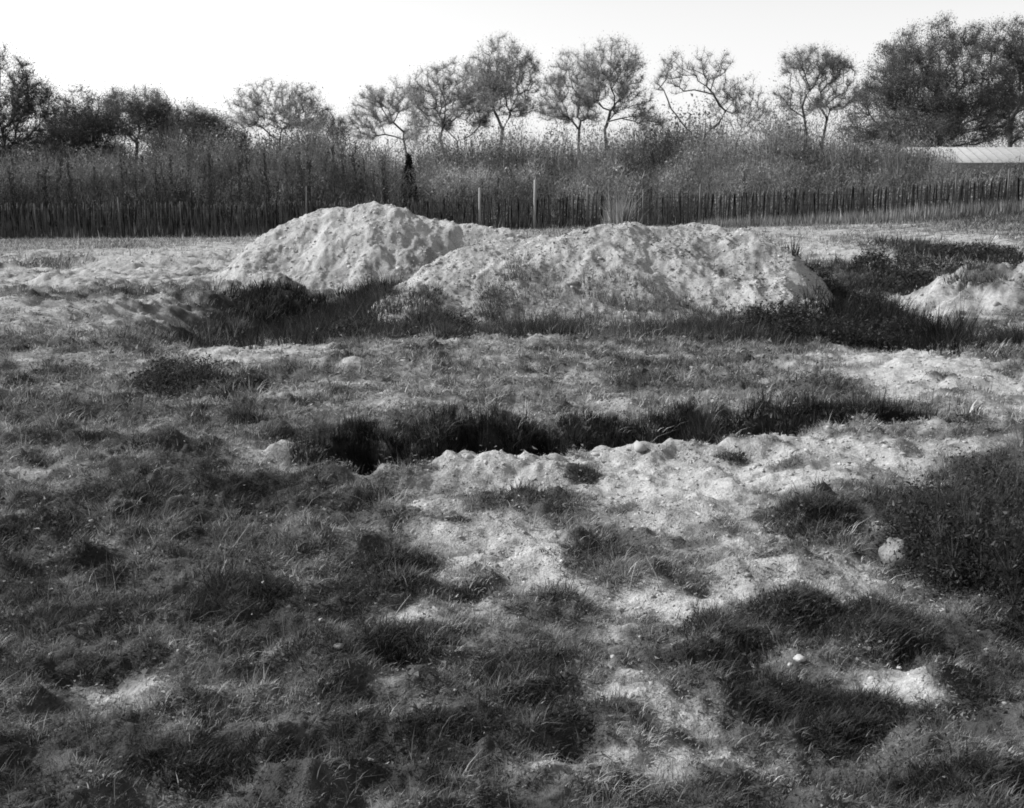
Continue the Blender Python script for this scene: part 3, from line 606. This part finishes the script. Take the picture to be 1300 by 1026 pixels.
# bushes: (px, top py, half width px, distance, shade class)
dk = make_bush('dark_bush', 'rounded dark bush in the thicket behind the fence', 'dark bushes behind the fence', 401, 2.0, 1.6, 3.2, 1500, 15000, .07)
md = make_bush('grey_bush', 'loose twiggy grey bush in the thicket behind the fence', 'grey bushes behind the fence', 402, 2.0, 1.6, 3.2, 2000, 13000, .14)
pl = make_bush('pale_bush', 'pale feathery bush in the thicket behind the fence', 'pale bushes behind the fence', 403, 2.0, 1.6, 3.2, 2000, 11000, .2)
BUSH = [(40, 205, 45, 82, dk), (105, 200, 45, 84, dk), (70, 190, 40, 88, md), (165, 200, 40, 83, md), (215, 205, 40, 82, dk), (262, 190, 40, 86, dk), (310, 192, 45, 85, md), (350, 186, 40, 90, dk),
        (395, 178, 35, 92, md), (425, 190, 40, 86, dk), (330, 215, 40, 78, dk), (140, 215, 40, 78, md), (50, 220, 45, 77, dk), (400, 212, 45, 78, md), (460, 200, 35, 80, dk), (455, 225, 30, 76, md),
        (500, 205, 30, 82, pl), (495, 228, 35, 76, pl), (545, 212, 35, 78, md), (560, 190, 35, 86, md), (610, 185, 40, 86, md), (600, 215, 45, 77, md), (650, 182, 40, 88, pl), (655, 205, 40, 79, dk),
        (700, 188, 40, 85, md), (700, 218, 40, 76, dk), (750, 190, 45, 84, pl), (745, 212, 35, 77, md), (790, 184, 40, 88, md), (800, 210, 40, 78, dk), (840, 186, 35, 86, dk), (850, 215, 40, 77, md),
        (885, 190, 40, 84, pl), (925, 184, 40, 88, pl), (930, 212, 45, 77, md), (970, 182, 40, 86, pl), (1010, 176, 40, 88, md), (1010, 208, 45, 78, dk), (1060, 180, 40, 86, pl), (1090, 208, 45, 78, dk),
        (1110, 186, 40, 84, md), (1150, 212, 35, 77, dk), (1200, 224, 35, 72, dk), (1245, 222, 35, 72, dk), (1290, 220, 35, 72, dk), (985, 160, 40, 96, pl), (880, 165, 60, 100, pl), (830, 170, 50, 98, md), (1325, 200, 40, 76, dk), (1160, 196, 26, 74, md), (1135, 186, 30, 75, md), (1185, 203, 22, 72, pl), (-10, 200, 40, 80, dk)]
seen = set(); keys = {}
NEAR = [(30, 'tall tree at the left edge'), (118, 'low dark rounded tree'), (187, 'forked round-crowned tree'), (262, 'dark pointed tree'), (365, 'airy domed tree'), (428, 'small wispy tree'), (500, 'leaning pale tree'),
        (578, 'tree with sloping shoulder'), (636, 'tallest central tree'), (715, 'tree with flat sprays'), (775, 'slim straight tree'), (874, 'forked bare tree'), (945, 'faint leafless tree'), (1020, 'flat-topped crooked tree'),
        (1140, 'big dark tree, left side'), (1200, 'big dark tree, right side'), (1275, 'half-hidden right edge tree')]
LOOK = {id(dk): 'rounded dark bush', id(md): 'loose twiggy grey bush', id(pl): 'pale feathery bush'}
for (px, tpy, hw, d, pr) in sorted(BUSH):
    x = X(px, d); gzv = gz1(x, d); h = (Z(tpy, d) - gzv) * 1.3; s = hw * d / FPX / 2.0 * 1.35; sc = (s, s, max(.3, h / 3.4)); rz = R0.uniform(0, 6.28)
    if id(pr) not in seen: seen.add(id(pr)); o = pr; pr.location = (x, d, gzv - .05); pr.scale = sc; pr.rotation_euler = (0, 0, rz)
    else: o = copy_tree(pr, (x, d, gzv - .05), rz, sc)
    k = (LOOK[id(pr)], 'just behind the fence' if d < 81 else 'deep in thicket', min(NEAR, key=lambda q: abs(q[0] - px))[1]); keys.setdefault(k, []).append(o)
for k, os_ in keys.items():
    for i, o in enumerate(os_):
        o['label'] = ('' if len(os_) == 1 else ('leftmost ', 'rightmost ')[i] if len(os_) == 2 else ('leftmost ', 'middle ', 'rightmost ')[min(i, 2)]) + k[0] + ' ' + k[1] + ' below ' + k[2]
# narrow dark evergreen in the middle
d = 70; x = X(523, d); R = np.random.default_rng(9); root = empty('evergreen_shrub', (x, d, gz1(x, d)), 'narrow dark evergreen shrub shaped like a bottle behind the left mound', 'shrub')
tb = Tubes(); tb.add([np.array([0, 0, 0.]), np.array([.02, 0, 1.2]), np.array([0, .03, 3.6])], [.07, .06, .01], 6); tb.build('trunk', M_bark_dark, root)
n = 2600; t = R.random(n); prof = np.interp(t, [0, .1, .35, .7, 1], [.2, .42, .46, .34, .08]); a = R.random(n) * 6.283; rr = np.sqrt(R.random(n)) * prof
pool = Pool(); pool.add(*leaf_tris(np.stack([np.cos(a) * rr, np.sin(a) * rr, .9 + t * (Z(196, d) - gz1(x, d) - .9)], 1), .09 * R.uniform(.6, 1.4, n), np.clip(.02 * np.exp(R.normal(0, .3, n)), .01, .1), R)); pool.build('crown', M_leaf, root)
# uncountable brush: upright stems and coarse grass between and under the bushes
R = np.random.default_rng(11); pool = Pool()
def brush_belt(n, p0, p1, d0, d1, h0, h1, shade, w):
    px = R.uniform(p0, p1, n); d = R.uniform(d0, d1, n); x = X(px, d); u = fbm(x, d, 2.2, 3, 33)
    z = ground_z(x, d, False) - .05; hh = np.interp(px, [p0, p1], [h0, h1]) * (1 + .3 * u) * R.uniform(.4, 1.1, n)
    D = np.stack([R.normal(0, .09, n), R.normal(0, .09, n), np.ones(n)], 1)
    z0 = R.random(n) * .5 * hh * (R.random(n) < .5)
    pool.add(*slivers(np.stack([x, d, z + z0], 1), D, hh - z0 * .6, w * R.uniform(.6, 1.6, n), np.clip(shade * np.exp(R.normal(0, .4, n) + u * .5), .012, .4), R))
def thicket(n, p0, p1, d0, d1, tops, shade, w, L0=.2, L1=.75, spr=.55):
    px = R.uniform(p0, p1, n); d = R.uniform(d0, d1, n); x = X(px, d); u = fbm(x, d * .6, 3.2, 4, 35, .6); top = np.interp(px, *tops) * (1 + .42 * u) * (1 + .12 * fbm(x, d, .9, 2, 37)); t = R.random(n) ** .75; v = fbm(x + d * .05, t * top * 1.1 + d * .08, 1.9, 3, 36); z = ground_z(x, d, False) + t * top
    D = np.stack([R.normal(0, spr, n), R.normal(0, spr, n), R.uniform(.5, 1.1, n)], 1); D /= np.linalg.norm(D, axis=1)[:, None]
    L = R.uniform(L0, L1, n) * (1.2 - .5 * t)
    nl = int(n * 2.2); j = R.integers(0, n, nl)
    pool.add(*leaf_tris(np.stack([x[j], d[j], z[j]], 1) + R.normal(0, .15, (nl, 3)), .06 * R.uniform(.6, 1.5, nl), np.clip(shade * np.exp(R.normal(0, .15, nl) + v[j] * .9), .012, .4), R))
    pool.add(*slivers(np.stack([x, d, z], 1), D, L, w * .7 * R.uniform(.6, 1.6, n), np.clip(shade * .8 * np.exp(R.normal(0, .2, n) + v * .8), .012, .4), R))
brush_belt(5000, -60, 480, 66, 80, 3.0, 2.8, .05, .05)
thicket(42000, -60, 500, 66, 84, ([-60, 100, 250, 400, 500], [4.2, 3.9, 4.1, 4.6, 4.2]), .15, .045, spr=.3)
thicket(52000, 430, 1370, 66, 84, ([430, 700, 1000, 1150, 1370], [3.0, 3.0, 2.8, 2.2, 1.9]), .18, .045)
thicket(42000, 400, 1370, 84, 100, ([400, 600, 850, 1000, 1100, 1370], [6.0, 5.8, 5.9, 6.6, 6.0, 4.2]), .24, .05)
thicket(26000, -60, 420, 86, 96, ([-60, 150, 250, 420], [6.0, 5.6, 6.0, 6.4]), .12, .05)
brush_belt(5000, -60, 880, 61.2, 63, .6, .7, .07, .04)
brush_belt(7000, 880, 1370, 57, 61.5, .45, .9, .13, .04)
tag(pool.build('undergrowth', M_leaf), 'tangled upright stems and brush filling the thicket behind the fence', 'undergrowth', kind='stuff')
# distant wood
pool = Pool(); n = 50000; px = R.uniform(-300, 1600, n); d = R.uniform(125, 150, n); x = X(px, d); top = 5.4 + 1.5 * fbm(x, d * .2, 14, 3, 44) + np.interp(px, [0, 400, 1000], [-.3, -.2, .8])
z = R.random(n) ** .7 * top; pool.add(*leaf_tris(np.stack([x, d, z], 1), .3 * R.uniform(.5, 1.4, n), np.clip(.09 * np.exp(R.normal(0, .3, n)), .01, .3), R))
tag(pool.build('distant_woods', M_leaf), 'low grey line of distant woods seen between the tree trunks', 'woods', kind='stuff')

# ------------------------------------------------------------------ paling fence
d = 62.0; fence = empty('paling_fence', (0, d, 0), 'long dark fence of upright split palings crossing behind the mounds', 'fence')
def pale_mesh(x, h, lean, w=.045, t=.02):
    z0 = gz1(x, d) - .05; V = []
    for (z, ox) in ((0, 0), (h - .1, lean), (h, lean)):
        ww = w if z < h - .05 else w * .25
        for (sx, sy) in ((-1, -1), (1, -1), (1, 1), (-1, 1)): V.append((x + ox + sx * ww / 2, sy * t / 2, z0 + z))
    F = [(0, 3, 2, 1), (8, 9, 10, 11)]
    for l in (0, 4):
        for k in range(4): k2 = (k + 1) % 4; F.append((l + k, l + k2, l + 4 + k2, l + 4 + k))
    return np.array(V), np.array(F)
R = np.random.default_rng(13); xs = np.arange(X(-60, d), X(1370, d), .085); allp = []
for i, x in enumerate(xs):
    if R.random() < .05 + .12 * (math.sin(i * .11) > .75): continue
    h = np.interp(x, [xs[0], 0, xs[-1]], [1.75, 1.65, 1.85]) * R.uniform(.9, 1.08); allp.append((x + R.normal(0, .015), h * (1.06 if R.random() < .1 else 1), R.normal(0, .085), R.uniform(.045, .075)))
# those nearest the middle of the view as single parts, the rest as one
order = sorted(range(len(allp)), key=lambda i: abs(allp[i][0] - .8)); single = set(order[:100])
V, F, n = [], [], 0
for i, p in enumerate(allp):
    a, b = pale_mesh(p[0], p[1], p[2], p[3])
    if i in single: mesh_obj('paling', a, b, M_pale, fence)
    else: V.append(a); F.append(b + n); n += len(a)
o = mesh_obj('palings', np.concatenate(V), np.concatenate(F), M_pale, fence); o['kind'] = 'stuff'
for zz in (.35, .9, 1.4):
    tb = Tubes(); pts = [np.array([x, -.02, gz1(x, d) + zz + .03 * math.sin(x)]) for x in np.arange(xs[0], xs[-1], 1.0)]; tb.add(pts, [.008] * len(pts), 4); tb.build('wire', M_wire, fence)
for (px, tpy, w) in ((610, 238, .13), (678, 228, .15), (725, 240, .08), (743, 238, .10), (757, 246, .07), (812, 240, .11), (882, 233, .12), (1198, 219, .10), (1262, 214, .10), (165, 250, .09), (240, 255, .07), (395, 236, .08), (60, 258, .08)):
    x = X(px, d); z0 = gz1(x, d) - .1; h = Z(tpy, d) - z0; tb = Tubes(); l = R.normal(0, .03)
    tb.add([np.array([x, -.1, z0]), np.array([x + l * .5, -.1, z0 + h * .6]), np.array([x + l, -.1, z0 + h - .03]), np.array([x + l, -.1, z0 + h])], [w / 2, w / 2 * .95, w / 2 * .9, w / 2 * .2], 7); tb.build('post', M_post if px in (610, 678) else M_greypost, fence)

# ------------------------------------------------------------------ hut roof at the right edge
def box(x0, x1, y0, y1, z0, z1):
    V = np.array([(x, y, z) for z in (z0, z1) for (x, y) in ((x0, y0), (x1, y0), (x1, y1), (x0, y1))], float)
    return V, np.array([(0, 3, 2, 1), (4, 5, 6, 7), (0, 1, 5, 4), (1, 2, 6, 5), (2, 3, 7, 6), (3, 0, 4, 7)])
d = 76; x0 = X(1150, d); hx = x0; hz = gz1(x0, d)
hut = empty('hut', (hx, d, hz), 'long low hut with a pale sheet roof showing above the bushes at the right edge', 'hut')
ez = Z(206, d) - hz; rz_ = Z(187, d + 3) - hz; L = 16
mesh_obj('wall', *box(.3, L - .3, .3, 5.7, -.2, ez - .02), M_wall, hut)
V = np.array([(0, 0, ez), (L, 0, ez), (L, 3, rz_), (0, 3, rz_), (L, 6, ez), (0, 6, ez), (0, 0, ez - .09), (L, 0, ez - .09), (L, 3, rz_ - .09), (0, 3, rz_ - .09), (L, 6, ez - .09), (0, 6, ez - .09)], float)
F = np.array([(0, 1, 2, 3), (3, 2, 4, 5), (7, 6, 9, 8), (8, 9, 11, 10), (1, 0, 6, 7), (4, 10, 11, 5), (0, 3, 9, 6), (3, 5, 11, 9), (1, 7, 8, 2), (2, 8, 10, 4)])
for k in range(27):                                            # standing ribs of the sheets belong to the roof
    x_ = .25 + k * .6; n0 = len(V); hgt = .022
    V = np.concatenate([V, np.array([(x_, -.02, ez + .003), (x_ + .07, -.02, ez + .003), (x_ + .07, 2.98, rz_ + .003), (x_, 2.98, rz_ + .003), (x_, -.02, ez + hgt), (x_ + .07, -.02, ez + hgt), (x_ + .07, 2.98, rz_ + hgt), (x_, 2.98, rz_ + hgt)])])
    F = np.concatenate([F, np.array([(4, 5, 6, 7), (0, 1, 5, 4), (1, 2, 6, 5), (2, 3, 7, 6), (3, 0, 4, 7)]) + n0])
mesh_obj('roof', V, F, M_roof, hut)
for k in range(5):
    fx = 1.6 + k * 2.9; fr = mesh_obj('window', *box(fx, fx + 1.2, .25, .32, ez - 1.5, ez - .5), M_post, hut); mesh_obj('pane', *box(fx + .08, fx + 1.12, .235, .255, ez - 1.42, ez - .58), M_glass, fr)

# ------------------------------------------------------------------ shrubs and small things in the field
def leafy_shrub(name, label, px, py, rx, ry, h, n, ls, shade, seed, cat='shrub', up=.0):
    cx, cy, ax, ay, _ = ell(px, py, rx, ry); R = np.random.default_rng(seed); z0 = float(surface_z(np.array([cx]), np.array([cy]))[0])
    root = empty(name, (cx, cy, z0), label, cat); tb = Tubes()
    for k in range(22):
        a = R.uniform(0, 6.28); q = R.uniform(.3, .9); e = np.array([math.cos(a) * ax * q, math.sin(a) * ay * q, h * R.uniform(.6, 1.0) * (1.15 - .6 * q)])
        s = np.array([e[0] * .45, e[1] * .45, -.02]); tb.add([s, s * .5 + e * .5 + R.normal(0, .015, 3), e], [.006, .004, .0015], 5)
    tb.build('stems', M_bark_dark, root)
    nc = 150; t = R.random(nc) * 6.283; r = np.sqrt(R.random(nc)); C = np.stack([np.cos(t) * r * ax, np.sin(t) * r * ay, np.zeros(nc)], 1)
    wz = surface_z(C[:, 0] + cx, C[:, 1] + cy) - z0; C[:, 2] = wz + h * (1 - .6 * r ** 2) * R.uniform(.15, 1, nc)
    sh = np.exp(R.normal(0, .35, nc)); src = R.integers(0, nc, n); P = C[src] + R.normal(0, 1, (n, 3)) * np.array([.05, .05, .04]) * (1 + h)
    pool = Pool(); pool.add(*leaf_tris(P, ls * R.uniform(.6, 1.4, n), np.clip(shade * sh[src] * np.exp(R.normal(0, .4, n)), .01, .4), R))
    m = n // 6; src = R.integers(0, nc, m); D = R.normal(0, .45, (m, 3)) + np.array([0, 0, 1]); D /= np.linalg.norm(D, axis=1)[:, None]
    pool.add(*slivers(C[src] - D * .05, D, R.uniform(.08, .2, m) * (1 + h), np.full(m, .004), np.clip(shade * 1.8 * np.exp(R.normal(0, .4, m)), .01, .4), R))
    pool.build('foliage', M_leaf, root); return root
leafy_shrub('bramble', 'big dark bramble clump filling the right edge of the foreground', 1248, 738, 72, 68, .34, 30000, .012, .03, 501)
leafy_shrub('bramble', 'low dark bramble behind the pale lump near the right edge', 1262, 650, 32, 20, .22, 6000, .012, .04, 502)
leafy_shrub('shrub', 'low straggling dark shrub standing alone in the left middle ground', 228, 492, 52, 9, .2, 5500, .016, .04, 503)
leafy_shrub('shrub', 'dark bush in the pit at the right foot of the wide mound', 1000, 425, 50, 9, .42, 6000, .026, .028, 504)
leafy_shrub('shrub', 'dark bush between the wide mound and the pale bank on the right', 1120, 425, 45, 12, .38, 6000, .026, .028, 505)
leafy_shrub('shrub', 'dark bushy scrub at the far end of the right-hand pit', 1160, 350, 60, 10, .5, 7000, .04, .03, 506)
leafy_shrub('shrub', 'low dark bush on the slope beside the right end of the wide mound', 1052, 392, 34, 9, .36, 5000, .026, .025, 511)
leafy_shrub('shrub', 'dark bush in the middle of the right-hand pit', 1100, 398, 36, 10, .4, 6000, .026, .025, 512)
leafy_shrub('shrub', 'dark bush at the near edge of the right-hand pit', 1062, 434, 44, 7, .3, 5000, .022, .025, 513)
leafy_shrub('shrub', 'dark scrub on the rise at the far right behind the pale bank', 1240, 338, 50, 7, .45, 6000, .045, .035, 507)
leafy_shrub('shrub', 'small dark shrub against the face of the wide mound', 712, 421, 26, 4, .13, 2200, .016, .1, 508)
leafy_shrub('shrub', 'dark weedy shrub at the left foot of the wide mound', 450, 425, 34, 7, .2, 4000, .02, .035, 509)
leafy_shrub('shrub', 'low dark shrub near the gap between the mounds', 575, 420, 30, 6, .22, 2500, .02, .04, 510)

# stones and pale lumps
def stone(px, py, r, label, flat=.6, seed=1, name='stone', mat=None, cat='stone'):
    x, y = at(px, py); z = float(surface_z(np.array([x]), np.array([y]))[0]); R = np.random.default_rng(seed)
    nu, nv = 26, 16; V = []
    for j in range(nv + 1):
        for i in range(nu):
            th, ph = math.pi * j / nv, 2 * math.pi * i / nu; V.append((math.sin(th) * math.cos(ph), math.sin(th) * math.sin(ph), math.cos(th)))
    V = np.array(V); k = 1 + .22 * vnoise(V[:, 0] * 1.7 + seed * 3.1, V[:, 1] * 1.7 + V[:, 2] * 1.3, seed) + .12 * vnoise(V[:, 0] * 4, V[:, 2] * 4 + V[:, 1] * 3 + seed, seed + 1)
    V = V * k[:, None] * r * np.array([1.15, .85, flat]); F = [(j * nu + i, (j + 1) * nu + i, (j + 1) * nu + (i + 1) % nu, j * nu + (i + 1) % nu) for j in range(nv) for i in range(nu)]
    o = mesh_obj(name, V, F, mat or M_stone, smoothf=True); o.location = (x, y, z + r * flat * .35); o.rotation_euler[2] = seed
    return tag(o, label, cat)
stone(592, 600, .045, 'rounded white stone on the near lip of the long ditch', .9, 3)
stone(1138, 708, .085, 'large pale upright lump beside the bramble at the right', 1.0, 5, name='clay_lump', cat='lump', mat=M_lump)
stone(1015, 842, .02, 'small white scrap of stone in the dark grass at lower right', .7, 6)
stone(1003, 845, .01, 'tiny white chip beside the small white scrap at lower right', .7, 7)
stone(1272, 303, .10, 'white block at the right edge of the far grass', 1.0, 8)
stone(1198, 772, .014, 'small pale pebble at the foot of the big bramble clump', .8, 9)
R = np.random.default_rng(77)
for k in range(46):
    px, py = R.choice([R.uniform(520, 1250), R.uniform(30, 1270)]), R.uniform(470, 900)
    o = stone(px, py, R.uniform(.004, .012), 'small pale pebble lying on the rough ground', .7, 20 + k, name='pebble', cat='pebble', mat=M_reed); o['group'] = 'pale pebbles scattered over the field'
# crumbs and clods of earth: too many to count
ph = (1 + 5 ** .5) / 2; IV = np.array([(-1, ph, 0), (1, ph, 0), (-1, -ph, 0), (1, -ph, 0), (0, -1, ph), (0, 1, ph), (0, -1, -ph), (0, 1, -ph), (ph, 0, -1), (ph, 0, 1), (-ph, 0, -1), (-ph, 0, 1)]) / 1.9
IF = np.array([(0, 11, 5), (0, 5, 1), (0, 1, 7), (0, 7, 10), (0, 10, 11), (1, 5, 9), (5, 11, 4), (11, 10, 2), (10, 7, 6), (7, 1, 8), (3, 9, 4), (3, 4, 2), (3, 2, 6), (3, 6, 8), (3, 8, 9), (4, 9, 5), (2, 4, 11), (6, 2, 10), (8, 6, 7), (9, 8, 1)])
cp = Pool(); R = np.random.default_rng(88)
def clods(x, y, r, sh):
    n = len(x); z = surface_z(x, y); V = IV[None] * (1 + R.normal(0, .22, (n, 12, 1))) * np.stack([R.uniform(.7, 1.4, n), R.uniform(.7, 1.4, n), R.uniform(.45, .9, n)], 1)[:, None, :] * r[:, None, None]
    t = R.random(n) * 6.283; c, s_ = np.cos(t)[:, None], np.sin(t)[:, None]; V = np.stack([V[..., 0] * c - V[..., 1] * s_, V[..., 0] * s_ + V[..., 1] * c, V[..., 2]], -1)
    V = V + np.stack([x, y, z - r * .12], 1)[:, None, :]
    cp.add(V.reshape(-1, 3), (IF[None] + np.arange(n)[:, None, None] * 12).reshape(-1, 3), np.repeat(np.clip(sh * np.exp(R.normal(0, .2, n)), .05, .42), 12))
def on_heap(n, fn, x0, x1, y0, y1, r0):
    x, y = R.uniform(x0, x1, n), R.uniform(y0, y1, n); h = fn(x, y); k = (h > .0) & (fbm(x, y, .6, 3, 93) + R.normal(0, .3, n) > -.15); x, y = x[k], y[k]
    clods(x, y, r0 * np.exp(R.normal(0, .55, len(x))), .34)
on_heap(7000, heap1, -6.6, 1.2, 25, 28.6, .012); on_heap(11000, heap2, -2.3, 5, 16, 20.6, .009)
def on_bare(n, d0, d1, pw, r0):
    x, y = scatter(n, d0, d1, pw); T = tone_at(x, y); k = R.random(n) < smooth(.55, .85, T) * .8 + .04; x, y, T = x[k], y[k], T[k]
    k = (heap1(x, y) < 0) | (np.abs(x + 2.7) > 4.3); x, y, T = x[k], y[k], T[k]
    clods(x, y, r0 * np.exp(R.normal(0, .6, len(x))), np.interp(T, [.3, 1], [.15, .30]))
on_bare(30000, 2.4, 6, 2, .0034); on_bare(42000, 6, 12, 2, .0048); on_bare(26000, 12, 22, 1.5, .008); on_bare(16000, 20, 48, 1.3, .017)
tag(cp.build('earth_clods', M_clod), 'loose crumbs and clods of pale earth on the mounds and bare patches', 'clods', kind='stuff')
# dead stalks
def stalk(px, py, h, lean, ang, label, w=.003):
    x, y = at(px, py); z = float(surface_z(np.array([x]), np.array([y]))[0]); tb = Tubes()
    pts = [np.array([math.cos(ang) * lean * h * t ** 1.5, math.sin(ang) * lean * h * t ** 1.5, h * t]) for t in np.linspace(0, 1, 7)]; tb.add(pts, list(np.linspace(w, w * .4, 7)), 5)
    V, F = tb.V[0], tb.F[0]; o = mesh_obj('dry_stalk', V, F, M_reed, smoothf=True); o.location = (x, y, z - .01); return tag(o, label, 'stalk')
stalk(280, 735, .26, .55, .2, 'long pale dry stalk leaning right out of the dark grass at left')
stalk(285, 740, .18, .1, 1.2, 'short upright dry stalk next to the long leaning one at left')
stalk(672, 675, .07, .1, 1.0, 'short bright dry stem in the dark tuft below the ditch', .004)
stalk(678, 673, .09, .15, .4, 'taller bright dry stem in the dark tuft below the ditch', .004)
stalk(840, 748, .16, .5, 2.6, 'dry stem leaning left from the tuft in the pale patch')
stalk(800, 745, .14, .35, .7, 'dry stem leaning right from the tuft in the pale patch')
stalk(495, 815, .14, .6, .1, 'bent dry stem arching over the dark tuft at lower centre')

# feathery dry tuft standing on the crest of the wide heap
def crest_tuft(name, label, x, y, n, h, w, sh, seed, rad=.12, cat='grass tuft', lean=.25):
    global rng
    R = np.random.default_rng(seed); z = float(surface_z(np.array([x]), np.array([y]))[0]); a = R.random(n) * 6.283; rr = np.abs(R.normal(0, rad, n))
    keep = rng; rng = R
    V, F, A = blades(np.stack([np.cos(a) * rr, np.sin(a) * rr, np.full(n, -.03)], 1), h * np.exp(R.normal(0, .3, n)), w * np.exp(R.normal(0, .3, n)), np.abs(R.normal(0, lean, n)), a, np.clip(sh * np.exp(R.normal(0, .3, n)), .02, .45), nseg=2)
    rng = keep; o = mesh_obj(name, V, F, M_grass, attrs={'shade': A}); o.location = (x, y, z); return tag(o, label, cat)
crest_tuft('grass_tuft', 'feathery pale dry tuft standing on the crest of the wide mound', 1.72, 20.1, 420, .42, .010, .22, 611)
